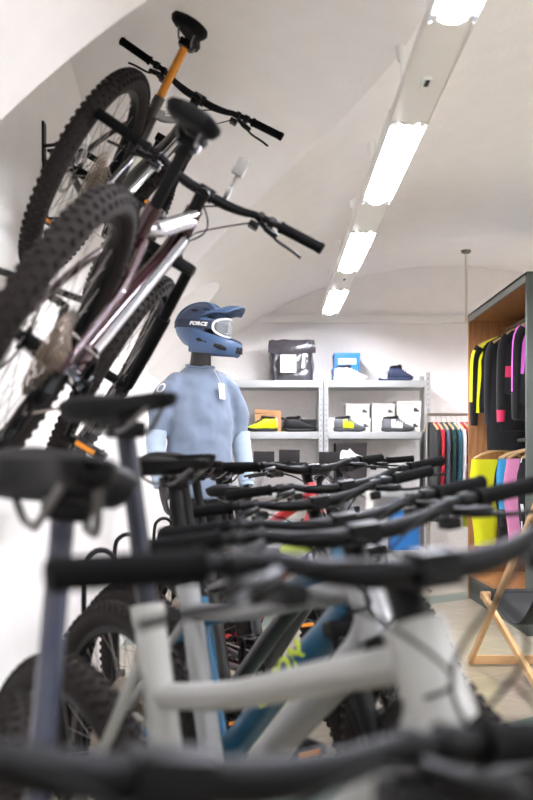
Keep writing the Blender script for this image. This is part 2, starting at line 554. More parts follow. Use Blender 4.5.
def make_bike(name, label, loc, M, fcol, hb=1.03, hs=1.05, st_top=.75, tt_join=None, dt=(.030, .026), tt=.019, ht=.026, post=None,
              hdmin=-.10, sscale=1, accent=None, group=None, crank=-1.2, stanch=None, forkm=None, fat=False, saddle_tilt=0, rimm=None, steer=0):
    t = thing(name, label, 'bicycle', loc, group=group, M=M)
    hd = max(hb - 1.05, hdmin)
    if tt_join is None: tt_join = st_top - .045
    A = V((.88, 0, .955 + hd)); B = V((.925, 0, .855 + hd)); BB = V((.44, 0, .335))
    sd = V((-.259, 0, .966)); sp = lambda z: BB + sd * ((z - .335) / .966)
    fm = [fcol, accent or fcol]
    mb = MB()
    mb.tube([A + (A - B) * .08, A, B, B - (A - B) * .08], [ht * 1.05, ht, ht * 1.08, ht * 1.14], 16)                         # head tube
    j0 = sp(tt_join); j1 = A.lerp(B, .28)
    P = spline([j0, j0.lerp(j1, .35) + V((0, 0, -.012)), j0.lerp(j1, .7) + V((0, 0, -.004)), j1], 5)
    mb.tube(P, [(tt * (1 + .35 * k / (len(P) - 1)), tt * (1 + .15 * k / (len(P) - 1))) for k in range(len(P))], 14)       # top tube
    d0 = A.lerp(B, .8)
    P = spline([d0, d0.lerp(BB, .12) + V((.012, 0, -.012)), d0.lerp(BB, .5), BB], 5)
    mb.tube(P, [(dt[0], dt[1])] * len(P), 16)                                                                      # down tube
    mb.tube([sp(.335), sp(st_top)], [.020 if not fat else .026, .019 if not fat else .024], 14)                              # seat tube
    mb.tube([sp(st_top - .02), sp(st_top + .012)], .0215 if not fat else .026, 14)
    mb.tube([BB + V((0, -.045, 0)), BB + V((0, .045, 0))], .026, 16)
    for s_ in (-1, 1):
        mb.tube(spline([BB + V((-.02, .03 * s_, 0)), (.30, .05 * s_, .338), (.0, .07 * s_, .37)]), [.014] * 4 + [.012] * 9 if False else .013, 10)
        mb.tube(spline([sp(st_top - .07) + V((-.01, .02 * s_, 0)), (.2, .055 * s_, .57), (.0, .07 * s_, .37)]), .0095, 10)
        mb.box((.0, .07 * s_, .37), (.045, .008, .05), bev=.003)
    if False:                                                                                                         # gusset where seat and top tube meet
        mb.tube([sp(tt_join - .02), sp(tt_join + .05) + V((.05, 0, -.02))], [(.022, .04), (.016, .015)], 12)
    mb.build('frame', fm, t, 35)
    # seat
    post = post or satin_black
    zc = hs - .058
    MB().tube([sp(st_top - .06), sp(zc)], .0155, 14).build('seatpost', post, t)
    mb = MB(); c = sp(zc); mb.box(c + V((0, 0, .0)), (.05, .05, .026), bev=.006); mb.tube([c + V((0, -.028, 0)), c + V((0, .028, 0))], .009, 10)
    mb.build('seat_clamp', anod_black, t)
    sd_o = at(link('saddle', SH['saddle'], t), c + V((0, 0, .05 + .02 * (sscale - 1))), (0, saddle_tilt, 0)); sd_o.scale = (1 + (sscale - 1) * .5, sscale, sscale)
    link('saddle_rails', SH['rails'], sd_o)
    # fork
    fk = forkm or satin_black
    ax = V((1.17, 0, .37)); u = (A - B).normalized()
    mb = MB()
    mb.tube([B - u * .012, B - u * .055], [.028, .03], 14)
    C0 = B - u * .045
    mb.box(C0 + V((.008, 0, -.004)), (.06, .17, .035), bev=.012)
    mc = mb; mb = MB()
    legs = []
    for s_ in (-1, 1):
        top = C0 + V((.012, .066 * s_, 0)); bot = ax + V((-.012, .064 * s_, .0))
        mid = top.lerp(bot, .42)
        legs.append((top, mid)); q = top.lerp(bot, .40)
        mb.tube([q, mid, top.lerp(bot, .7), bot], [.0235, .024, .021, .016], 12)
        mb.box(ax + V((0, .064 * s_, 0)), (.045, .018, .05), bev=.006)
    a1, a2 = [l[1] for l in legs]
    mb.tube(spline([a1 + V((.02, 0, 0)), a1.lerp(a2, .15) + V((.04, 0, .055)), a1.lerp(a2, .5) + V((.045, 0, .075)), a1.lerp(a2, .85) + V((.04, 0, .055)), a2 + V((.02, 0, 0))]), .011, 10)
    f = mb.build('fork', fk, t); mc.build('fork_crown', fk, f)
    mb = MB()
    for top, mid in legs: mb.tube([top, mid.lerp(top, -.05)], .0172, 12)
    mb.build('stanchions', stanch or anod_black, f)
    # cockpit
    bc = V((.905, 0, hb - .025)); st0 = A + u * .02
    mb = MB(); mb.tube([A + u * .002, A + u * max(.03, min(.06, (bc.z - A.z) + .005))], .0205, 14)
    stz = A + u * max(.02, (bc.z - A.z) * .8)
    mb.tube([stz, bc], [.02, .019], 12); mb.tube([bc + V((0, -.026, 0)), bc + V((0, .026, 0))], .021, 14)
    mb.box(bc + V((.018, 0, 0)), (.014, .05, .036), bev=.004)
    stm = mb.build('stem', anod_black, t)
    h = at(link('handlebar', SH['bar'], t), bc)
    for n_, k_ in (('grip', 'gripL'), ('grip', 'gripR'), ('brake_lever', 'leverL'), ('brake_lever', 'leverR')): link(n_, SH[k_], h)
    RS = Matrix.Translation(A) @ Matrix.Rotation(steer, 4, u) @ Matrix.Translation(-A)
    for s_, e in ((1, B + V((.03, .02, -.02))), (-1, B + V((.0, -.035, -.03)))):
        P = spline([RS @ q for q in (bc + V((.0, .18 * s_, .012)), bc + V((.055, .10 * s_, .02)), bc + V((.10, .0, -.02)), bc + V((.085, -.045 * s_, -.09)))] + [e], 6)
        MB().tube(P, .0026, 6).build('brake_hose', black_rubber, t)
    P = spline([RS @ q for q in (bc + V((-.01, -.17, .0)), bc + V((.06, -.11, -.03)), bc + V((.07, -.03, -.10)))] + [A.lerp(B, .5) + V((-.04, -.03, -.03))], 6)
    MB().tube(P, .0024, 6).build('gear_cable', black_rubber, t)
    # wheels
    for n_, c in (('front_wheel', ax), ('rear_wheel', V((0, 0, .37)))):
        w = at(link(n_, SH['rim'], t), c, (0, random.uniform(0, 6), 0))
        link('tyre', SH['tyre'], w); link('spokes', SH['spokes'], w); link('hub', SH['hub'], w)
        at(link('brake_disc', SH['disc'], w), (0, .05, 0))
        if n_ == 'rear_wheel': link('cassette', SH['cassette'], w)
        else: fw = w
    # drivetrain
    mb = MB(); ca = crank
    e1 = V((.17 * cos(ca), -.068, .17 * sin(ca))); e2 = V((-.17 * cos(ca), .068, -.17 * sin(ca)))
    mb.tube([(0, -.07, 0), (0, .07, 0)], .014, 12)
    for e, s_ in ((e1, -1), (e2, 1)):
        mb.tube([V((0, .062 * s_, 0)), V((e.x * .5, .066 * s_, e.z * .5)), e], [(.010, .018), (.008, .014), (.008, .013)], 10)
    cr = at(mb.build('crankset', satin_black, t), BB)
    link('chainring', SH['chainring'], cr)
    for e, s_ in ((e1, -1), (e2, 1)):
        at(link('pedal', SH['pedal'], cr), e + V((0, .062 * s_, 0)), (0, .0, 0 if s_ < 0 else pi))
    mb = MB()
    mb.tube([V((.44, -.047, .335 + .073)), V((.0, -.044, .37 + .060))], .0045, 6, flat=.7)
    mb.tube([V((.44, -.047, .335 - .073)), V((.04, -.046, .235)), V((.0, -.046, .205))], .0045, 6, flat=.7)
    mb.tube([V((.0, -.046, .275)), V((.025, -.046, .31))], .0045, 6, flat=.7)
    mb.build('chain', chain_m, t)
    mb = MB()
    mb.tube([(.0, -.062, .34), (-.03, -.07, .30), (.0, -.06, .275)], [.012, .014, .012], 8)
    mb.box((.0, -.056, .24), (.024, .006, .09), bev=.003); mb.box((.0, -.038, .24), (.024, .004, .09))
    for z in (.275, .212): mb.lathe([(.012, -.05), (.018, -.05), (.018, -.042), (.012, -.042)], (0, 0, z), 'y', 16)
    mb.build('rear_derailleur', satin_black, t)
    if steer:
        for o in (f, stm, h, fw): o.matrix_local = RS @ Matrix.LocRotScale(o.location, o.rotation_euler, None)
    return t


def heading(yaw, roll=0, pitch=0):
    return Matrix.Rotation(yaw, 3, 'Z') @ Matrix.Rotation(-pitch, 3, 'Y') @ Matrix.Rotation(roll, 3, 'X')


# paints
paint = lambda n, c, r=.3, me=.0: mat(n, c, r, me, coat=.5)
navy = paint('navy_paint', '141c33'); lightgrey = paint('pale_grey_paint', '8f908c'); silver = paint('silver_grey_paint', '868889', .3, .2)
teal = paint('teal_blue_paint', '14506f'); lime = paint('lime_paint', 'c9dc2e'); blackp = paint('black_paint', '161619')
red = paint('red_paint', 'd01f2c'); maroon = paint('maroon_paint', '2e121a', .25, .3); whitep = paint('white_paint', 'e4e4e2')
greyp = paint('graphite_paint', '33363b'); brightsil = paint('chrome_silver_paint', 'c9cbd0', .2, .8)
bluepost = mat('blue_black_post', '20222c', .3, .5)
GR = 'mountain bikes parked in the floor row'
FLOOR = [
    # hub x, hub y, yaw, bar height, saddle height, steer, lean, kwargs, label
    (-.45, 1.45, -1.25, .912, 1.085, .05, -.12, dict(fcol=navy, st_top=.62, tt_join=.54, post=navy, hdmin=-.2, sscale=1.6), 'nearest bicycle, navy blue with its black bar across the bottom edge'),
    (-.356, 1.77, -.947, .995, 1.19, -.123, 0, dict(fcol=lightgrey, st_top=.85, tt_join=.73, dt=(.036, .036), tt=.019, ht=.034, fat=True, post=bluepost), 'pale grey bicycle with the thick blurred frame, second from the camera'),
    (-.359, 2.45, -.934, .985, 1.095, -.33, 0, dict(fcol=silver, st_top=.80, dt=(.034, .034), tt=.019, ht=.032, fat=True), 'silver grey bicycle behind the pale grey one, third from the camera'),
    (-.377, 2.855, -.912, .981, 1.11, -.34, 0, dict(fcol=teal, accent=lime, st_top=.72, dt=(.034, .036), tt=.018), 'teal blue bicycle with lime green lettering on its down tube'),
    (-.391, 3.532, -.912, .998, 1.095, -.38, 0, dict(fcol=blackp, st_top=.72), 'black bicycle with a lime top tube, parked behind the teal blue bicycle'),
    (-.278, 3.95, -.919, 1.034, 1.0, -.36, 0, dict(fcol=greyp), 'graphite bicycle parked in front of the red one, sixth from the camera'),
    (-.37, 4.64, -.908, 1.085, 1.08, -.113, 0, dict(fcol=red, dt=(.03, .034), tt=.02), 'bright red bicycle parked in front of the blue-shirted mannequin'),
    (-.36, 4.99, -.90, 1.08, 1.06, -.15, 0, dict(fcol=whitep), 'white bicycle parked behind the red one, beside the mannequin'),
    (.27, 5.98, -1.45, 1.09, 1.06, -.1, 0, dict(fcol=blackp), 'last black bicycle of the row, nearest the shelves'),
]
bikes = []
for (x, y, yaw, hb, hs, stv, lean, kw, lab) in FLOOR:
    M = heading(yaw, lean)
    kw = dict(kw); kw['crank'] = random.uniform(-2.2, -.5)
    b_ = make_bike('mountain_bike', lab, V((x, y, .004)), M, hb=hb, hs=hs, group=GR, steer=stv, **kw)
    bikes.append((b_, M, V((x, y, .004)), hb, stv))
# lime lettering on the teal bicycle and the lime band on its top tube
tb = bikes[3][0]; A = V((.88, 0, .955 - .069)); B = V((.925, 0, .855 - .069)); BB = V((.44, 0, .335))
d0 = A.lerp(B, .8); ddir = (d0 - BB).normalized(); dn = V((-ddir.z, 0, ddir.x))
mid = BB.lerp(d0, .55)
text_mesh('ORION', .07, lambda u, v, w: mid + ddir * u + dn * (v * .9 + .0) + V((0, -.0352 - w + .006 * (v / .03) ** 2, 0)), 'frame_lettering', lime, tb, bold=.003)
bb5 = bikes[4][0]; j0 = V((.349, 0, .675)); j1 = V((.893, 0, .875))
MB().tube([j0.lerp(j1, .48) + V((0, 0, -.008)), j0.lerp(j1, .7) + V((0, 0, -.004)), j0.lerp(j1, .94)], [.0245, .0265, .0275], 14).build('top_tube_band', lime, bb5)
# RACING on the sidewall of a rear tyre
ct = bikes[2][0]
def arc(u, v, w):
    a = pi + .12 - u / .345; r = .343 + v
    return V((r * cos(a), -.0315 - w + .003, .37 + r * sin(a)))
text_mesh('RACING', .036, arc, 'tyre_lettering', white_paint, ct, bold=.0006)

# the two bicycles hung on the wall
hang = [('wall-hung bicycle with the gold seatpost, higher of the two on the wall', (-0.5902, 3.2775, 2.0266), (1.585, .531, .035), 1.03, 1.04,
         dict(fcol=blackp, accent=brightsil, post=gold, st_top=.78, dt=(.034, .036), tt=.02, crank=.9)),
        ('maroon bicycle hung on the wall, lower and nearer of the two', (-0.4771, 2.0899, 1.3286), (1.595, .538, .033), 1.015, 1.01,
         dict(fcol=maroon, accent=brightsil, post=satin_black, st_top=.78, dt=(.032, .034), tt=.021, crank=-1.0))]
for lab, hub, (yw, rl, pt), hb, hs, kw in hang:
    M = heading(yw, rl, pt)
    loc = V(hub) - M @ V((0, 0, .37))
    hbk = make_bike('mountain_bike', lab, loc, M, hb=hb, hs=hs, group='mountain bikes hung on the left wall', **kw)
    # silver paint panels along down tube and top tube, as on both of these frames
    A = V((.88, 0, .955)); B = V((.925, 0, .855)); d0 = A.lerp(B, .8); BB = V((.44, 0, .335))
    off = V((0, -.024, .016))
    MB().tube([BB.lerp(d0, .12) + off, BB.lerp(d0, .88) + off], [(.014, .017)] * 2, 10).build('down_tube_panel', brightsil, hbk)
    MB().tube([V((.42, -.012, .766)), V((.82, -.016, .908))], [(.012, .011)] * 2, 10).build('top_tube_panel', brightsil, hbk)
    if 'maroon' in lab:
        bc = V((.905, 0, 1.025)); mb = MB()
        mb.tube([bc + V((.0, -.05, .0)), bc + V((.0, -.062, .0))], .02, 12); mb.tube([bc + V((0, -.056, .015)), bc + V((0, -.052, .06))], .005, 8)
        mb.box(bc + V((.0, -.05, .085)), (.03, .036, .055), bev=.006)
        mb.build('bar_light', mat('lamp_grey', '6e6b68', .4), hbk)
    # wall bracket
    P1 = M @ V((.62, .03, .52)) + loc
    wy = P1.y; wz = P1.z
    br_ = thing('bike_wall_bracket', 'black steel wall bracket holding the ' + ('lower maroon' if 'maroon' in lab else 'upper gold-post') + ' bicycle', 'wall bracket', (XW, wy, wz + .12))
    MB().box((.004, 0, .02), (.008, .05, .16), bev=.002).build('back_plate', anod_black, br_)
    mb = MB()
    for s_ in (-.03, .03):
        mb.tube(spline([(.01, s_, .0), (.12, s_, .0), (P1.x - XW - .02, s_, -.10)], 4), .007, 8)
        mb.tube([(.01, s_, -.05), (.01, s_, -.28), (.11, s_, -.28)], .007, 8)
    mb.tube([(.12, -.03, 0), (.12, .03, 0)], .007, 8)
    mb.build('hook_arm', anod_black, br_)

# ------------------------------------------------------------------ floor rack: black hoops behind the rear wheels
t = thing('bicycle_rack', 'black steel floor rack with hoops behind the rear wheels', 'bike rack', (-.66, 0, 0))
MB().box((-.08, 3.1, .02), (.04, 4.0, .04), bev=.006).build('base_rail', anod_black, t)
for (x, y, yaw, *_r) in FLOOR[3:7]:
    hd_ = V((cos(yaw), sin(yaw), 0)); nv = V((-hd_.y, hd_.x, 0))
    c = V((x, y, 0)) - hd_ * .20 - V((-.66, 0, 0))
    P = spline([c + nv * .055 + V((0, 0, .0)), c + nv * .055 + V((0, 0, .4)), c + nv * .055 + V((0, 0, .74)), c + nv * .03 + V((0, 0, .815)), c - nv * .03 + V((0, 0, .815)), c - nv * .055 + V((0, 0, .74)), c - nv * .055 + V((0, 0, .4)), c - nv * .055], 4)
    mb = MB().tube(P, .008, 10)
    mb.tube([c + V((0, 0, .01)) - nv * .055, V((-.08, c.y + .0, .01))], .008, 8)
    mb.build('wheel_hoop', anod_black, t)

# small black cards standing on the far handlebars
def on_bar(k, v):
    b_, M, l, hb, stv = bikes[k]; hd = max(hb - 1.05, -.1); A = V((.88, 0, .955 + hd)); u = (A - V((.925, 0, .855 + hd))).normalized()
    return l + M @ (A + Matrix.Rotation(stv, 3, u) @ (V((.905, v, hb - .025 + (.02 if abs(v) > .1 else 0))) - A))
for k, v, lab in ((7, -.24, 'small black price card on a far handlebar, leftmost of three'), (7, -.115, 'small black price card in the middle of three on far handlebars'), (7, .085, 'small black price card nearest the dark shoe box, rightmost of three')):
    p = on_bar(k, v)
    c = thing('price_card', lab, 'card', p + V((0, 0, .012)), .1, 'price cards on the far handlebars')
    MB().box((0, 0, .035), (.088, .004, .052), bev=.001).build('card_sheet', black_card, c)
    MB().tube([(0, 0, -.018), (0, 0, .015)], .004, 8).build('clip', anod_black, c)
p = on_bar(4, .16)
o = MB().box((0, 0, -.035), (.02, .012, .05), bev=.003).build('bar_tag', white_card); o.location = p + V((0, 0, -.004))
tag(o, 'small white tag clipped under a black handlebar', 'tag')

# ------------------------------------------------------------------ mannequin
MX, MY = -.375, 5.45
man = thing('mannequin', 'black display mannequin in a blue-grey jersey and full-face helmet', 'mannequin', (MX, MY, 0), radians(-62))
man.scale = (.93, .93, 1); man.location.x += .012
mblk = mat('mannequin_black', '232021', .45)
# local: x is the chest direction, y its left
def remesh(o, vox, smooth=4):
    r = o.modifiers.new('r', 'REMESH'); r.mode = 'VOXEL'; r.voxel_size = vox; r.use_smooth_shade = True
    s_ = o.modifiers.new('s', 'SMOOTH'); s_.factor = .6; s_.iterations = smooth
mb = MB()
def ell(z, rx, ry, cx=0, cy=0, n=24): return [V((cx + rx * cos(2 * pi * k / n), cy + ry * sin(2 * pi * k / n), z)) for k in range(n)]
mb.ring_loft([ell(.86, .11, .16), ell(1.0, .115, .165), ell(1.15, .10, .14), ell(1.35, .12, .165), ell(1.46, .105, .15), ell(1.53, .075, .11), ell(1.585, .058, .07), ell(1.64, .058, .062, .01), ell(1.70, .056, .058, .02), ell(1.76, .06, .06, .03)])
mb.ball((.035, 0, 1.83), (.098, .076, .118))
mb.ball((.128, 0, 1.815), (.016, .012, .02))
for s_ in (-1, 1):
    mb.ball((.03, .076 * s_, 1.82), (.018, .01, .03))
    sh = V((0, .165 * s_, 1.52)); el = V((-.01, .262 * s_, 1.25)); wr = V((.066, .271 * s_, .99))
    mb.tube([sh, el, wr], [.045, .036, .026], 14)
    palm = wr + V((.02, -.005 * s_, -.06))
    mb.tube([wr, palm, palm + V((.012, 0, -.03))], [(.028, .02), (.04, .016), (.038, .014)], 12, up=(0, 1, 0))
    for q, ln in zip((-.028, -.009, .010, .028), (.062, .075, .08, .068)):
        f0 = palm + V((q + .01, 0, -.02))
        mb.tube([f0, f0 + V((.006, -.004 * s_, -.035)), f0 + V((.004, -.018 * s_, -.05 - ln * .35)), f0 + V((0, -.034 * s_, -.05 - ln * .6))], [.0098, .0092, .0085, .007], 8)
    th = wr + V((.045, -.004 * s_, -.03))
    mb.tube([wr + V((.015, 0, -.02)), th, th + V((.02, -.012 * s_, -.035)), th + V((.02, -.02 * s_, -.06))], [.014, .012, .010, .008], 8)
    hip = V((0, .085 * s_, .92)); kn = V((.02, .10 * s_, .5)); an = V((-.01, .11 * s_, .11))
    mb.tube([hip, hip.lerp(kn, .5), kn, kn.lerp(an, .35) + V((-.012, 0, 0)), an], [.09, .082, .058, .056, .038], 14)
    mb.tube([V((-.04, .11 * s_, .055)), V((.03, .113 * s_, .05)), V((.14, .12 * s_, .035)), V((.19, .122 * s_, .03))], [(.034, .035), (.038, .036), (.042, .026), (.028, .02)], 12)
body = mb.build('body', mblk, man); remesh(body, .0065, 3)
# jersey
jm = mat('jersey_bluegrey', '768396', .9, bump=.15, bscale=500, vary=.03, sheen=.2)
jl = mat('jersey_cuff_paleblue', 'aebfd0', .9, bump=.15, bscale=500, sheen=.2)
mb = MB()
mb.ring_loft([ell(.90, .15, .21), ell(.905, .153, .213), ell(1.0, .148, .206), ell(1.15, .142, .20), ell(1.32, .15, .205), ell(1.45, .135, .19), ell(1.53, .11, .165), ell(1.585, .085, .118), ell(1.61, .072, .086, .006), ell(1.618, .070, .082, .007)])
for s_ in (-1, 1):
    P = spline([(0, .11 * s_, 1.545), (-.002, .185 * s_, 1.495), (-.01, .243 * s_, 1.37), (-.012, .268 * s_, 1.24)], 4)
    mb.tube(P, [.045, .052, .058, .063, .066, .068, .068, .067, .066, .065, .060, .057, .056], 18)
jer = mb.build('jersey', jm, man); remesh(jer, .012, 6)
tx = bpy.data.textures.new('folds', 'CLOUDS'); tx.noise_scale = .10; tx.noise_depth = 1
dm = jer.modifiers.new('d', 'DISPLACE'); dm.texture = tx; dm.strength = .03; dm.mid_level = .5; dm.texture_coords = 'LOCAL'
for s_ in (-1, 1):
    P = spline([(-.012, .268 * s_, 1.26), (.0, .276 * s_, 1.17), (.03, .277 * s_, 1.08), (.065, .272 * s_, .985)], 6)
    mb = MB(); n = len(P)
    mb.tube(P, [.060 - .013 * k / (n - 1) + .0015 * sin(k * 1.9) for k in range(n)], 18)
    mb.tube([P[-1], P[-1] + V((.006, -.001 * s_, -.02))], .044, 18)
    tag(mb.build('lower_sleeve', jl, man), 'pale blue lower sleeve')
mb = MB(); mb.tube([V((.006 + .072 * cos(a), .084 * sin(a), 1.616 - .012 * cos(a))) for a in [2 * pi * k / 28 for k in range(28)]], .006, 8, closed=True)
mb.build('collar', mat('collar_blue', '6f8096', .9), man)
# letters down the sleeve that faces the camera side wall
from mathutils.bvhtree import BVHTree
JB = BVHTree.FromObject(jer, bpy.context.evaluated_depsgraph_get())
def slv(u, v, w):
    z = 1.462 - u; a = radians(-66) + v / .066
    P = V((-.004, -.205 - (1.46 - z) * .40, z)); n = V((cos(a), sin(a), 0))
    hit = JB.ray_cast(P + n * .3, -n)[0] or P + n * .06
    return hit + n * (.0018 + w)
text_mesh('OO', .07, slv, 'sleeve_lettering', white_card, man, bold=.001)
# white swing tag and its string
mb = MB(); mb.box((.152, .07, 1.475), (.003, .05, .085), rot=Matrix.Rotation(.45, 3, 'Z') @ Matrix.Rotation(-.12, 3, 'Y'))
mb.tube([(.150, .07, 1.51), (.125, .058, 1.55), (.085, .05, 1.60)], .0012, 5)
tag(mb.build('swing_tag', white_card, man), 'white paper swing tag')
# trousers
trm = mat('trousers_black', '18181b', .9, bump=.2, bscale=300)
mb = MB(); mb.ring_loft([ell(.80, .12, .17), ell(.9, .128, .18), ell(.97, .125, .178)])
for s_ in (-1, 1):
    mb.tube([(0, .08 * s_, .88), (.012, .092 * s_, .68), (.02, .10 * s_, .48), (.0, .108 * s_, .28), (-.008, .11 * s_, .13)], [.105, .098, .082, .072, .062], 18)
tr = mb.build('trousers', trm, man); remesh(tr, .012, 4)
mb = MB(); mb.lathe([(.0, .012), (.18, .012), (.19, .006), (.19, 0), (0, 0)], (.02, 0, 0), seg=40); mb.tube([(-.02, .11, .01), (-.02, .11, .1)], .01, 10)
mb.build('base_plate', steel, man)

# ------------------------------------------------------------------ full-face helmet and goggles
hb_m = mat('helmet_blue', '40587a', .45, coat=.2); hb_d = mat('helmet_navy', '2b3650', .45); vent_m = mat('vent_black', '0d0e12', .7)
HR = radians(-28)
HS = 1.05; HT = radians(6)
hel = thing('full_face_helmet', 'blue full-face bike helmet with a peak on the mannequin', 'helmet', (-.343, 5.43, 1.822), HR)
hel.scale = (HS, HS, HS); hel.rotation_euler = (0, HT, HR)
mb = MB(); rings = []
NA = 48
def hrad(phi, z):
    return 0
def hpt(phi, th):
    """phi azimuth (0 = front), th polar from the top"""
    rx, ry, rz = (.142 if cos(phi) > 0 else .15), .116, .128
    k = 1 + .05 * max(0, -cos(phi)) * sin(th) ** 2
    taper = 1 - .16 * max(0, -cos(th)) ** 1.5
    return V((rx * k * sin(th) * cos(phi) * taper, ry * sin(th) * sin(phi) * taper, rz * cos(th)))
def rim(phi):
    c = cos(phi)
    if c > .55: return radians(74)
    if c > .15: return radians(74 + (150 - 74) * ((.55 - c) / .4) ** .7)
    return radians(150 - 22 * max(0, -c) ** 2)
for i in range(15):
    ring = []
    for k in range(NA):
        phi = 2 * pi * k / NA; ring.append(hpt(phi, max(.02, rim(phi) * i / 14)))
    rings.append(ring)
mb.ring_loft(rings, mf=lambda i, j: 1 if i < 8 else 0)
shell = mb.build('shell', [hb_m, hb_d], hel, 60)
shell.data.polygons[-1].select = False
# remove the bottom cap so the shell is open
bm = bmesh.new(); bm.from_mesh(shell.data); bm.faces.ensure_lookup_table()
bmesh.ops.delete(bm, geom=[f for f in bm.faces if len(f.verts) > 4 and f.calc_center_median().z < 0], context='FACES'); bm.to_mesh(shell.data); bm.free()
so = shell.modifiers.new('s', 'SOLIDIFY'); so.thickness = .018; so.offset = -1
# chin bar
mb = MB(); pts = []; rr = []
for k in range(25):
    a = radians(-100 + 200 * k / 24); c = abs(a) / radians(100)
    x = .05 + .165 * cos(a) ** 1 if abs(a) < pi / 2 else .05 + .165 * cos(a)
    pts.append((.035 + .185 * cos(a), .112 * sin(a) * (1 - .25 * (1 - c) ** 2), -.108 + .036 * c))
    rr.append((.012 + .004 * c, .036 + .026 * c ** 1.5))
mb.tube(pts, rr, 14, up=(0, 0, 1)); cb = mb.build('chin_bar', hb_m, hel, 50)
mb = MB()
for a in (-14, 0, 14):
    a = radians(a); mb.box((.037 + .197 * cos(a), .085 * sin(a), -.106), (.006, .016, .032), rot=Matrix.Rotation(a, 3, 'Z'))
mb.build('chin_vent', vent_m, hel)
mb = MB()
for s_ in (-1, 1):
    for a0, a1, z0, h_ in ((38, 60, -.106, .022), (72, 96, -.08, .026)):
        P = [(.035 + .2 * cos(radians(q)), s_ * (.112 * sin(radians(q)) * (1 - .25 * (1 - q / 100) ** 2) + .0105), z0 + (q - a0) * .0008) for q in (a0, (a0 + a1) / 2, a1)]
        mb = MB(); mb.tube(P, [(.004, h_ * .35), (.006, h_ * .6), (.004, h_ * .4)], 8, up=(0, 0, 1)); mb.build('side_vent', vent_m, hel)
for phi, th, ln in ((.6, 52, .05), (-.6, 52, .05), (1.2, 45, .06), (-1.2, 45, .06), (1.0, 66, .05), (-1.0, 66, .05), (-1.8, 50, .05), (1.8, 50, .05), (0, 40, .05)):
    p = hpt(phi, radians(th)); q = hpt(phi + .0, radians(th + 5)); d = (q - p).normalized(); fw = V((1, 0, -.2))
    p2 = hpt(phi + (.38 if phi < 0 else -.38), radians(th + 2)) if phi else hpt(phi, radians(th + 14))
    mb = MB(); mb.tube([p, p.lerp(p2, .5) * 1.01, p2], [(.003, .004), (.009, .005), (.003, .004)], 8, up=tuple(p.normalized())); mb.build('crown_vent', vent_m, hel)
# ridges on the crown
mb = MB()
for ph in (-.5, .5):
    P = [hpt(ph + pi * 0, radians(t_)) * 1.02 for t_ in (70, 50, 30, 12)] + [hpt(pi - ph, radians(t_)) * 1.02 for t_ in (12, 35, 60, 85)]
    mb = MB(); mb.tube(spline(P, 3), [(.014, .006)] * 22, 8, up=(0, 0, 1)); mb.build('crown_rib', hb_m, hel)
# peak
mb = MB(); rings = []
for i in range(9):
    u = i / 8
    ring = []
    for k in range(17):
        v = -1 + 2 * k / 16
        wd = .105 - .03 * u ** 2
        ring.append(V((.075 + .155 * u - .05 * v * v * (.6 + .5 * u), wd * v, .093 + .05 * u - .042 * v * v - .03 * u ** 3)))
    rings.append(ring)
base = 0
for r in rings: mb.v += r
for i in range(8):
    for k in range(16):
        if i in (5,) and k in (4, 5, 10, 11): continue
        a = i * 17 + k; mb.face((a, a + 1, a + 18, a + 17))
pk = mb.build('peak', hb_m, hel, 60); so = pk.modifiers.new('s', 'SOLIDIFY'); so.thickness = .007; so.offset = 0
gog = thing('ski_goggles', 'white framed clear goggles with a lettered dark strap on the helmet', 'goggles', (-.343, 5.43, 1.822), HR)
gog.name = 'bike_goggles'; gog.scale = (HS, HS, HS); gog.rotation_euler = (0, HT, HR)
mb = MB(); P = []
for k in range(32):
    a = 2 * pi * k / 32; yy = .082 * cos(a); zz = .012 + .044 * (abs(sin(a)) ** .7) * (1 if sin(a) > 0 else -1) + (-.0)
    P.append((.150 - 6.5 * yy * yy * (1 if True else 0), yy, zz - .006))
mb.tube(P, [(.0075, .006)] * 32, 10, closed=True); mb.build('goggle_frame', white_paint, gog)
mb = MB(); n = 0
for i in range(9):
    for k in range(13):
        y_ = -.078 + .156 * k / 12; e = sqrt(max(0, 1 - (y_ / .082) ** 4)); z_ = .006 + (.042 * e) * (-1 + 2 * i / 8)
        mb.v.append(V((.156 - 6.5 * y_ * y_, y_, z_)))
for i in range(8):
    for k in range(12):
        a = i * 13 + k; mb.face((a, a + 1, a + 14, a + 13))
ln = mb.build('lens', mat('goggle_lens', 'cfd3d8', .05, trans=.75, ior=1.2), gog); so = ln.modifiers.new('s', 'SOLIDIFY'); so.thickness = .002
mb = MB(); SP = []
def strap_pt(phi, zz, off=.004):
    th = math.acos(max(-1, min(1, zz / .128))); p = hpt(phi, th); q = V((p.x, p.y, 0)).normalized()
    return V((p.x, p.y, zz)) + q * off
for k in range(41):
    phi = radians(42 + (318 - 42) * k / 40)
    SP.append((phi, .012 + .012 * cos(phi) * 0))
rings = []
for phi, zc in SP:
    rings.append([strap_pt(phi, zc - .021, .002), strap_pt(phi, zc + .021, .002), strap_pt(phi, zc + .021, .006), strap_pt(phi, zc - .021, .006)])
mb.ring_loft(rings); mb.build('strap', mat('strap_dark', '2b3346', .8), gog, 30)
text_mesh('FORCE', .026, lambda u, v, w: strap_pt(radians(-74) + (u + v * .25) / .125, .012 + v, .0065 + w), 'strap_lettering', white_card, gog, bold=.0008)

# ------------------------------------------------------------------ shelving
SF, SB = 8.86, 9.24
Z1, Z2, Z3, Z4 = 1.83, 1.375, .86, .32


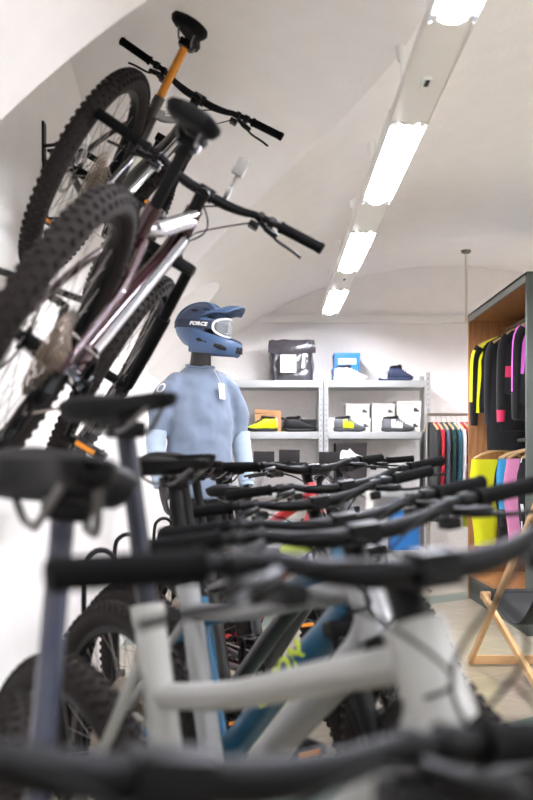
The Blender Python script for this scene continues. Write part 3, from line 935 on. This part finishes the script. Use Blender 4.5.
def shelving(x0, x1, label):
    t = thing('metal_shelving_unit', label, 'shelving', (x0, SF, 0), group='grey metal shelving units')
    w = x1 - x0
    for x in (0, w):
        for y in (0, SB - SF):
            mb = MB(); sx = 1 if x == 0 else -1; sy = 1 if y == 0 else -1
            mb.box((x + sx * .018, y, 0.95), (.036, .003, 1.9)); mb.box((x, y + sy * .018, .95), (.003, .036, 1.9))
            for k in range(40): mb.box((x + sx * .018, y - sy * .0018, .05 + .046 * k), (.012, .0012, .018), 1)
            mb.build('post', [galv, mat('slot_dark', '8a8c8e', .6)], t)
    for z in (Z1, Z2, Z3, Z4):
        mb = MB(); mb.box((w / 2, (SB - SF) / 2, z - .004), (w - .01, SB - SF - .012, .008))
        mb.box((w / 2, .0, z - .032), (w - .075, .022, .062), bev=.004); mb.box((w / 2, SB - SF, z - .032), (w - .075, .012, .062))
        mb.build('shelf', galv, t)
    return t


shelving(-.42, .50, 'grey metal shelving unit with the black bag on top, partly behind the mannequin')
shelving(.512, 1.45, 'grey metal shelving unit with stacked white boxes, right of the other')
SX = lambda px, d=9.0: (px - 266.5) / 1000 * d

# shoes
def shoe(label, loc, rz, c_upper, c_panel, c_sole, L=.28, strap=None, low=True, group=None, lace=None):
    t = thing('cycling_shoe', label, 'shoe', loc, rz, group); t.scale = (1, 1, 1.28)
    mb = MB(); rings = []
    def ring(x, w, z0, z1, p=.6, n=16, cy=0):
        r = []
        for k in range(n):
            a = 2 * pi * k / n; c_, s_ = cos(a), sin(a)
            r.append(V((x, cy + w * (abs(c_) ** p) * (1 if c_ > 0 else -1), (z0 + z1) / 2 + (z1 - z0) / 2 * (abs(s_) ** p) * (1 if s_ > 0 else -1))))
        return r
    k_ = L / .28
    for x, w, z in ((-.140, .018, .012), (-.132, .030, .006), (-.09, .036, .002), (-.03, .032, .004), (.04, .044, .002), (.09, .046, .002), (.125, .034, .008), (.141, .014, .016)):
        rings.append(ring(x * k_, w, z, z + .022, .5))
    mb.ring_loft(rings); mb.build('sole', c_sole, t, 50)
    mb = MB(); rings = []
    for x, w, z1 in ((-.134, .018, .075), (-.126, .029, .092), (-.095, .034, .098), (-.055, .034, .096), (-.03, .033, .098), (.0, .036, .088), (.04, .041, .068), (.085, .042, .052), (.115, .033, .044), (.134, .014, .032)):
        rings.append(ring(x * k_, w, .018, z1, .75))
    mb.ring_loft(rings, mf=lambda i, j: 1 if (3 <= i <= 5 and (j in (0, 1, 6, 7, 8, 15, 14, 9))) else 0); mb.build('upper', [c_upper, c_panel], t, 50)
    mb = MB()
    mb.tube(spline([(-.12 * k_, 0, .097), (-.09 * k_, .024, .102), (-.04 * k_, .022, .104), (-.015 * k_, 0, .112), (-.04 * k_, -.022, .104), (-.09 * k_, -.024, .102), (-.12 * k_, 0, .097)]), .006, 8)
    mb.ball((-.066 * k_, 0, .098), (.048 * k_, .022, .008)); mb.ball((-.012 * k_, 0, .105), (.02, .02, .012))
    mb.build('collar', black_card, t)
    mb = MB()
    for x, z in ((.012, .090), (.034, .079), (.056, .069)): mb.tube(spline([(x * k_, -.034, z - .022), (x * k_, -.02, z + .0), (x * k_, .02, z + .0), (x * k_, .034, z - .022)], 3), .003, 6)
    if strap: mb.tube(spline([(-.015 * k_, -.036, .07), (.002, -.022, .098), (.004, .022, .1), (-.01 * k_, .036, .07)], 4), [(.012, .003)] * 13, 8, up=(0, 0, 1))
    mb.build('laces' if not strap else 'strap', strap or lace or black_card, t)
    return t


c = lambda n, h, r=.6: mat(n, h, r)
s_yel, s_blk, s_gry, s_nvy, s_wht = c('shoe_neon', 'dbe81a', .4), c('shoe_black', '1b1a1c'), c('shoe_grey', '6d6f73'), c('shoe_navy', '2a3350'), c('shoe_white', 'ececec', .5)
s_sole = c('sole_dark', '3c3d40'); s_grn = c('sole_green', '7a8a2c')
YS = SF + .09
shoe('black-soled neon yellow shoe by the cardboard box', (SX(262), YS, Z2), radians(-160), s_yel, s_yel, s_blk, .29, lace=s_blk)
shoe('neon yellow and grey shoe half hidden behind the other yellow one', (SX(274), YS + .12, Z2), radians(-150), s_gry, s_yel, s_grn, .26)
shoe('all black shoe on the shelf beside the yellow shoes', (SX(300), YS, Z2), radians(8), s_blk, s_blk, s_blk, .30)
shoe('blue and green shoe behind the mannequin sleeve', (SX(240), YS, Z2), radians(10), c('shoe_blue', '2f6da8'), s_grn, s_blk, .27)
shoe('grey shoe with a neon yellow side panel', (SX(349), YS, Z2), radians(-6), s_gry, s_yel, s_sole, .285, strap=s_gry)
shoe('grey shoe with a white side panel and a strap', (SX(397), YS, Z2), radians(-6), s_gry, s_wht, s_sole, .295, strap=s_gry)
shoe('white shoe in front of the blue boxes', (SX(350), YS, Z1), radians(-8), s_wht, s_wht, s_wht, .30, lace=white_card)
shoe('navy and white shoe on top of the right shelving unit', (SX(400), YS, Z1), radians(-5), s_nvy, s_nvy, s_nvy, .22)
shoe('white and navy shoe lying behind the navy one', (SX(392), YS + .12, Z1), radians(170), s_wht, s_nvy, s_nvy, .22)


def carton(label, cat, loc, sz, m, lidm=None, lab=None, rz=0, group=None, tilt=0, pic=None):
    t = thing('shoe_box', label, cat, loc, rz, group)
    w, d, h = sz; lh = min(.035, h * .3)
    MB().box((0, 0, (h - lh) / 2), (w, d, h - lh), bev=.002).build('box_body', m, t)
    MB().box((0, 0, h - lh / 2), (w + .006, d + .006, lh), bev=.002, rot=Matrix.Rotation(tilt, 3, 'Y')).build('lid', lidm or m, t)
    if lab:
        f = MB()
        if lab == 'shoe':
            f.prism([(w * .2, .35 * h), (w * .42, .35 * h), (w * .42, .42 * h), (w * .34, .5 * h), (w * .3, .6 * h), (w * .26, .56 * h), (w * .2, .58 * h)], -d / 2 - .0012, -d / 2 + .0005)
            f.box((-w * .15, -d / 2, h * .55), (w * .3, .002, .002)); f.box((-w * .12, -d / 2, h * .45), (w * .36, .002, .002)); f.box((-w * .2, -d / 2, h * .3), (w * .2, .002, .002))
            f.build('printed_shoe_outline', c('print_dark', '4a4a4e'), t)
        elif lab == 'big':
            f.prism([(-w * .38, .34 * h), (w * .36, .34 * h), (w * .38, .44 * h), (w * .12, .56 * h), (-w * .06, .78 * h), (-w * .12, .68 * h), (-w * .3, .72 * h), (-w * .36, .6 * h)], -d / 2 - .0012, -d / 2 + .0005)
            f.build('printed_shoe', white_card, t)
        else:
            f.box((0, -d / 2, h * .42), (w * .72, .002, h * .4)); f.build('paper_label', white_card, t)
    return t


BYY = SF + .24
wb = mat('white_box', 'eceae6', .6)
GB = 'white shoe boxes on the right shelving unit'
low = ['far left of the bottom row of white boxes', 'bottom row, behind the grey and yellow shoe', 'bottom row, directly left of the last one', 'bottom row, behind the grey and white shoe, at the right post']
for i, (a, b_) in enumerate(((326.5, 345), (346, 370), (371, 395), (396, 419))):
    x0, x1 = SX(a, 9.05), SX(b_, 9.05)
    carton('white shoe box, ' + low[i], 'box', ((x0 + x1) / 2, BYY, Z2), (x1 - x0 - .008, .26, .13), wb, lab='shoe', group=GB)
up = ['leftmost of the top row of three', 'middle of the top row of three', 'taller one at the right end of the top row']
for i, (a, b_, h_) in enumerate(((345, 369, .125), (371, 394, .125), (395.5, 420, .15))):
    x0, x1 = SX(a, 9.05), SX(b_, 9.05)
    carton('white shoe box, ' + up[i], 'box', ((x0 + x1) / 2, BYY, Z2 + .1305), (x1 - x0 - .008, .26, h_), wb, lab='shoe', group=GB)
blue = mat('blue_box', '2c78c0', .5)
carton('blue shoe box under the other, behind the white shoe', 'box', (SX(346), BYY, Z1), (.23, .25, .125), blue, lab='paper')
carton('blue shoe box with a white label, on top of the other', 'box', (SX(347), BYY, Z1 + .1255), (.225, .25, .13), blue, lab='paper')
carton('brown cardboard box with a crooked lid behind the yellow shoes', 'box', (SX(268), BYY, Z2), (.235, .24, .2), mat('kraft_card', 'c39468', .7), lab='paper', tilt=.07)
carton('black shoe box behind the black shoe', 'box', (SX(301), BYY, Z2), (.27, .24, .115), black_card)
carton('dark box printed with a white shoe, on top of its stack', 'box', (SX(350), BYY - .1, Z3 + .2005), (.27, .3, .215), mat('dark_box', '2a2526', .6), lab='big')
carton('plain dark box at the bottom of the stack on the lower shelf', 'box', (SX(350), BYY - .1, Z3), (.27, .3, .2), mat('dark_box', '2a2526', .6))
carton('blue box on the lowest shelf of the right unit', 'box', (SX(404), BYY - .05, Z4), (.24, .3, .35), blue)
carton('grey storage box on the lower shelf behind the bikes', 'box', (SX(285), BYY, Z3), (.4, .26, .2), mat('grey_box', '9a9692', .6))

# black plastic sack with a white label on top
sack = thing('plastic_sack', 'glossy black plastic bag with a white label on the shelf top', 'bag', (SX(292), SF + .19, Z1))
pl = mat('black_plastic_film', '454247', .16, bump=.8, bscale=22)
mb = MB(); rings = []
for i in range(25):
    u = i / 24; z = .002 + .375 * u
    hw = .192 + .004 * sin(u * 9) + .02 * max(0, min(1, (u - .7) / .15))
    dp = .10 * (1 - u ** 3 * .72)
    ring = []
    for k in range(40):
        a = 2 * pi * k / 40; cc, ss = cos(a), sin(a)
        x = hw * (abs(cc) ** .55) * (1 if cc > 0 else -1); y = dp * (abs(ss) ** .7) * (1 if ss > 0 else -1)
        nn = noise.noise(V((x * 22, y * 20, z * 9))) * .022 + noise.noise(V((x * 50, y * 40, z * 14 + 5))) * .012
        ring.append(V((x + nn * .8 * cc, y + nn * (1.3 if ss < 0 else 1), z + (.012 * noise.noise(V((x * 20, 3, 1))) if u > .9 else 0))))
    rings.append(ring)
mb.ring_loft(rings); mb.build('sack_body', pl, sack, 70)
mb = MB(); mb.tube(spline([(-.21, -.06, .30), (-.1, -.085, .285), (.05, -.09, .29), (.21, -.06, .30)], 5), [(.010, .045)] * 16, 10, up=(0, 0, 1)); mb.build('folded_flap', pl, sack, 60)
mb = MB(); mb.box((-.035, -.122, .155), (.14, .003, .16), rot=Matrix.Rotation(-.05, 3, 'X')); mb.build('paper_label', white_card, sack)
mb = MB(); mb.box((.10, -.118, .18), (.025, .003, .13), rot=Matrix.Rotation(.1, 3, 'Y')); mb.build('reflective_strip', white_card, sack)


# ------------------------------------------------------------------ hanging clothes
hang_wood = mat('hanger_wood', 'd9b483', .5); hook_m = steel


def hanger_mesh():
    mb = MB()
    mb.tube(spline([(-.20, 0, -.085), (-.12, 0, -.045), (0, 0, -.02), (.12, 0, -.045), (.20, 0, -.085)], 4), [(.007, .011)] * 17, 10, up=(0, 0, 1))
    mb2 = MB(); mb2.tube(spline([(0, 0, -.02), (0, 0, .012), (.012, 0, .03), (.024, 0, .042), (.012, 0, .058), (-.008, 0, .056), (-.016, 0, .042)], 4), .0018, 6)
    return mb.mesh('hanger_body', hang_wood), mb2.mesh('hanger_hook', hook_m)


HB, HK = hanger_mesh()


def cloth(n, h): return mat('cloth_' + n, h, .9, bump=.2, bscale=300, sheen=.15)


def garment(name, label, cat, loc, rz, w=.46, h=.7, mats=None, mf=None, kind='shirt', slv=.55, thk=1.0, group=None, slm=0, smf=None, hgroup='clothes hangers', hl=''):
    """local: width along x, thin along y, hangs down from z = 0 (the hanger's bar)"""
    hg = thing('clothes_hanger', hl, 'hanger', loc, rz, hgroup)
    link('hanger_bar', HB, hg); link('hanger_hook', HK, hg)
    t = thing(name, label, cat, loc, rz, group)
    mb = MB(); ph = random.uniform(0, 6)
    def ring(z, hw, th, cx=0, n=28):
        r = []
        for k in range(n):
            a = 2 * pi * k / n
            rp = 1 + .22 * sin(6 * a + ph + z * 7) * min(1, -z * 3)
            r.append(V((cx + hw * cos(a) + .006 * sin(z * 14 + ph), th * thk * rp * sin(a), z)))
        return r
    if kind == 'shirt':
        lv = [(-.012, .05, .022), (-.03, .09, .025), (-.065, .17, .027), (-.10, .205, .03), (-.16, .215, .033)] + [(-.16 - (h - .16) * k / 9, w / 2 * (.94 + .06 * k / 9), .034) for k in range(1, 10)]
        mb.ring_loft([ring(*q) for q in lv], mf=mf)
        body = mb.build('body_panel', mats, t, 60)
        for s_ in (-1, 1):
            P = spline([(.185 * s_, 0, -.10), (.225 * s_, .006, -.2), (.235 * s_, .012, -.1 - slv * .7), (.235 * s_, .016, -.1 - slv)], 4)
            sb = MB().tube(P, [(.03 * thk, .045 - .015 * k / 12) for k in range(13)], 12, up=(1, 0, 0))
            if smf:
                q = sb.f; sb.m = [1 if smf(i_ // 12, i_ % 12, s_) else 0 for i_ in range(len(q))]
            sb.build('sleeve', mats if smf else mats[slm], t, 60)
    else:
        mb.ring_loft([ring(z, w / 2 * q, .028) for z, q in ((-.09, .9), (-.12, .92), (-.2, .98), (-.3, 1.0))], mf=mf)
        mb.build('waist_panel', mats, t, 60)
        for s_ in (-1, 1):
            mb = MB(); mb.ring_loft([ring(z, w / 4 * q, .03, s_ * w / 4 * .95, 18) for z, q in [(-.27, 1.02), (-.4, .95)] + [(-.4 - (h - .4) * k / 6, .95 - .25 * k / 6) for k in range(1, 7)]], mf=mf)
            mb.build('trouser_leg', mats, t, 60)
    return t


# low rail in front of the far wall, clothes edge on
RZ = 1.515; RY = 8.6
t = thing('clothes_rail', 'grey freestanding clothes rail by the far wall, left of the wardrobe', 'clothes rail', (1.38, RY, 0))
MB().tube([(0, 0, RZ), (.62, 0, RZ)], .013, 12).build('top_bar', steel, t)
for x in (.0, .62):
    MB().tube([(x, 0, .03), (x, 0, RZ)], .013, 12).build('upright', steel, t)
    MB().tube([(x, -.2, .02), (x, .2, .02)], .013, 12).build('foot', steel, t)
dk, blk, rd, gy, gn, wh, mg, ye, tl, br_c = cloth('dark', '15161a'), cloth('black', '101013'), cloth('red', 'b81f33'), cloth('slate', '4c5666'), cloth('bottle', '1c3a38'), cloth('white', 'e6e6ea'), cloth('magenta', 'd11d8a'), cloth('yellow', 'e6e81e'), cloth('teal', '24566a'), cloth('blue', '3a98c8')
pk_, vio, ckr = cloth('pink', 'd98ab4'), cloth('violet', 'cf62c8'), cloth('coral', 'd4315a')
def stripes(i, j): return 1 if i % 2 and i > 4 else 0
rail = [('black jacket at the left end of the low clothes rail', [blk], None, .86), ('red jersey hanging second on the low clothes rail', [rd], None, .74),
        ('slate grey jersey hanging beside the red one', [gy, ye], lambda i, j: 1 if i == 4 and 18 < j < 25 else 0, .86), ('bottle green jersey hanging in the middle of the low rail', [gn], None, .80),
        ('teal jersey with a white front panel on the low rail', [tl, wh], lambda i, j: 1 if i > 4 and 19 < j < 24 else 0, .70),
        ('blue and white patterned jersey on the low rail', [wh, tl], lambda i, j: (i * 3 + j) % 4 == 0, .66), ('red and white striped jersey on the low rail', [rd, wh], stripes, .78),
        ('magenta jersey hanging on the low rail by the wardrobe', [mg, wh], lambda i, j: 1 if i > 8 else 0, .72), ('neon yellow jersey at the right end of the low rail', [ye], None, .92)]
for k, (lab, ms, mf, h_) in enumerate(rail):
    x = 1.415 + .044 * k
    garment('cycling_jersey', lab, 'jersey', (x, RY, RZ - .055), pi / 2 + random.uniform(.1, .2), .44, h_, ms, mf, slv=.5, thk=.55, group='jerseys on the low clothes rail', hl='clothes hanger on the low rail by the far wall', hgroup='hangers on the low clothes rail')

# ------------------------------------------------------------------ open wardrobe
WX, W0, W1, WH, WD = 1.64, 6.3, 8.15, 2.30, .62
dkg = mat('wardrobe_grey_green', '4b514d', .5, vary=.03, bscale=30); dkb = mat('wardrobe_back', '2b302f', .6)
wdm = bpy.data.materials.new('wardrobe_wood'); wdm.use_nodes = True; nt = wdm.node_tree; b = nt.nodes['Principled BSDF']
tc = nt.nodes.new('ShaderNodeTexCoord'); mp = nt.nodes.new('ShaderNodeMapping'); mp.inputs['Scale'].default_value = (14, 14, 1.2)
nz = nt.nodes.new('ShaderNodeTexNoise'); nz.inputs['Scale'].default_value = 3; nz.inputs['Detail'].default_value = 6
cr = nt.nodes.new('ShaderNodeValToRGB'); cr.color_ramp.elements[0].color = lin('8e5c36'); cr.color_ramp.elements[1].color = lin('bb8552'); cr.color_ramp.elements[0].position = .3; cr.color_ramp.elements[1].position = .7
nt.links.new(tc.outputs['Object'], mp.inputs[0]); nt.links.new(mp.outputs[0], nz.inputs[0]); nt.links.new(nz.outputs[0], cr.inputs[0]); nt.links.new(cr.outputs[0], b.inputs['Base Color']); b.inputs['Roughness'].default_value = .45
wr = thing('open_wardrobe', 'tall dark grey open wardrobe with wood lining full of clothes', 'wardrobe', (WX, W0, 0))
wl = W1 - W0
MB().box((WD / 2, .02, WH / 2), (WD, .04, WH), bev=.003).build('side_panel', dkg, wr)
mb = MB()
for z, hh in ((WH - .16, .012), (.12, .012)): mb.box((WD / 2 + .02, -.006, z), (WD - .12, .012, hh))
for x in (.055, WD - .02): mb.box((x, -.006, WH / 2 - .02), (.012, .012, WH - .28))
mb.build('panel_moulding', mat('moulding_grey', '7d827d', .5), wr)
MB().box((WD / 2, wl - .02, WH / 2), (WD, .04, WH), bev=.003).build('side_panel', [wdm], wr)
MB().box((WD / 2 + .012, wl / 2, WH - .035), (WD - .024, wl - .082, .03)).build('top_lining', wdm, wr)
MB().box((WD / 2, wl / 2, WH - .009), (WD, wl, .018), bev=.002).build('top_panel', dkg, wr)
MB().box((.006, wl / 2, WH - .03), (.012, wl - .08, .06)).build('top_edge', mat('edge_grey', '8d918d', .45), wr)
MB().box((WD - .01, wl / 2, WH / 2), (.02, wl - .08, WH - .1)).build('back_panel', dkb, wr)
MB().box((WD / 2, wl / 2, .2), (WD, wl - .08, .03)).build('bottom_shelf', wdm, wr)
MB().box((.02, wl / 2, .09), (.02, wl - .08, .18)).build('plinth', dkg, wr)
RU, RL = 2.17, 1.27
for z, n_ in ((RU, 0), (RL, 0)):
    MB().tube([(.30, .04, z), (.30, wl - .04, z)], .014, 12).build('hanging_rail', steel, wr)
mb = MB(); mb.box((.30, .62, WH - .13), (.05, .03, .2)); mb.build('rail_bracket', dkb, wr)
GU, GL = 'clothes on the upper wardrobe rail', 'clothes on the lower wardrobe rail'
def vpanel(i, j): return 1 if j in (10, 11, 12, 13, 14, 15, 16) and i < 9 else 0
upper = [('black jersey with a neon yellow side on the upper rail', [blk, ye], lambda i, j: 1 if 8 < j < 17 else 0, .62, 'shirt', 7.95),
         ('black long jacket with hanging sleeves on the upper rail', [dk], None, .92, 'shirt', 7.72),
         ('plain black jacket behind the pink one on the upper rail', [blk], None, .78, 'shirt', 7.5),
         ('black top with pink cuffs on the upper rail', [blk, ckr], lambda i, j: 1 if i in (8, 9) and 9 < j < 18 else 0, .52, 'shirt', 7.25),
         ('dark jersey hanging in the middle of the upper rail', [dk], None, .72, 'shirt', 7.02),
         ('black jersey with a violet side panel on the upper rail', [blk, vio], lambda i, j: 1 if 8 < j < 17 and i < 9 else 0, .62, 'shirt', 6.82),
         ('black shorts with white piping on the upper rail', [blk, wh], lambda i, j: 1 if i == 2 else 0, .95, 'pants', 6.62),
         ('black trousers nearest the side panel on the upper rail', [dk], None, .84, 'pants', 6.47)]
SMF = {0: lambda i, j, s_: 1 < i < 8 and s_ < 0 and j in (4, 5, 6, 7, 8, 9, 10), 3: lambda i, j, s_: i > 9 and s_ < 0, 5: lambda i, j, s_: i < 8 and j in (5, 6, 7, 8, 9)}
for k, (lab, ms, mf, h_, kind, y) in enumerate(upper):
    garment('cycling_jersey' if kind == 'shirt' else 'cycling_trousers', lab, 'jersey' if kind == 'shirt' else 'trousers', (WX + .30 + (-.05, .015, .05, .0, .06, .0, .03, .09)[k], y, RU - .055), random.uniform(-.2, .2), .5, h_, ms, mf, kind, slv=.62, smf=SMF.get(k), group=GU, hl='wooden clothes hanger on the upper wardrobe rail', hgroup='hangers on the upper wardrobe rail')
lower = [('neon yellow trousers on the lower wardrobe rail', [ye], None, .78, 'pants', 7.95), ('black trousers beside the neon yellow ones', [blk], None, .8, 'pants', 7.72),
         ('bright blue and black shorts on the lower rail', [br_c, blk], lambda i, j: 1 if i > 2 else 0, .6, 'pants', 7.5), ('pink trousers on the lower wardrobe rail', [pk_], None, .75, 'pants', 7.2),
         ('dark grey trousers on the lower wardrobe rail', [dk], None, .78, 'pants', 6.98), ('black trousers speckled with white on the lower rail', [blk, wh], lambda i, j: (i * 5 + j * 3) % 7 == 0, .75, 'pants', 6.78),
         ('plain black trousers nearest the side panel on the lower rail', [blk], None, .78, 'pants', 6.55)]
for k, (lab, ms, mf, h_, kind, y) in enumerate(lower):
    garment('cycling_trousers', lab, 'trousers', (WX + .30 + (-.09, .05, .02, .0, .04, .0, .05)[k], y, RL - .055), random.uniform(-.12, .12), .48, h_, ms, mf, kind, group=GL, hl='wooden clothes hanger on the lower wardrobe rail', hgroup='hangers on the lower wardrobe rail')

# ------------------------------------------------------------------ deck chair
beech = mat('beech_wood', 'd3aa78', .5, vary=.06, bscale=60)
dc = thing('deck_chair', 'wooden folding deck chair with a black sling by the wardrobe', 'deck chair', (1.1, 5.4, 0))
def bar(mb, a, b_, w=.026, d=.045):
    a, b_ = V(a), V(b_); ax_ = (b_ - a).normalized(); s_ = V((1, 0, 0)); u_ = ax_.cross(s_).normalized()
    mb.box((a + b_) / 2, ((b_ - a).length, w, d), bev=.004, rot=Matrix((ax_, s_, u_)).transposed()); return mb
for x in (.0, .60): bar(MB(), (x, 0, .02), (x, -1.5, 1.03), .022, .036).build('back_rail', beech, dc)
for x in (.035, .565): bar(MB(), (x, -.17, .40), (x, -1.75, .02), .022, .036).build('seat_rail', beech, dc)
MB().box((.30, 0, .03), (.62, .03, .045), bev=.004).build('crossbar', beech, dc)
MB().tube([(.02, -.17, .40), (.58, -.17, .40)], .02, 12).build('crossbar', beech, dc)
MB().tube([(.0, -1.49, 1.02), (.60, -1.49, 1.02)], .02, 12).build('crossbar', beech, dc)
MB().tube([(.035, -1.72, .03), (.565, -1.72, .03)], .015, 12).build('crossbar', beech, dc)
mb = MB(); P = spline([(0, -.15, .425), (0, -.35, .36), (0, -.75, .34), (0, -1.15, .60), (0, -1.5, 1.045)], 6)
r1 = []
for p in P: r1.append([V((.07, p.y, p.z)), V((.53, p.y, p.z)), V((.53, p.y, p.z + .005)), V((.07, p.y, p.z + .005))])
mb.ring_loft(r1); mb.tube([(.07, -.17, .40), (.53, -.17, .40)], .026, 14); mb.build('sling', mat('black_canvas', '17191a', .85, bump=.2, bscale=300), dc)
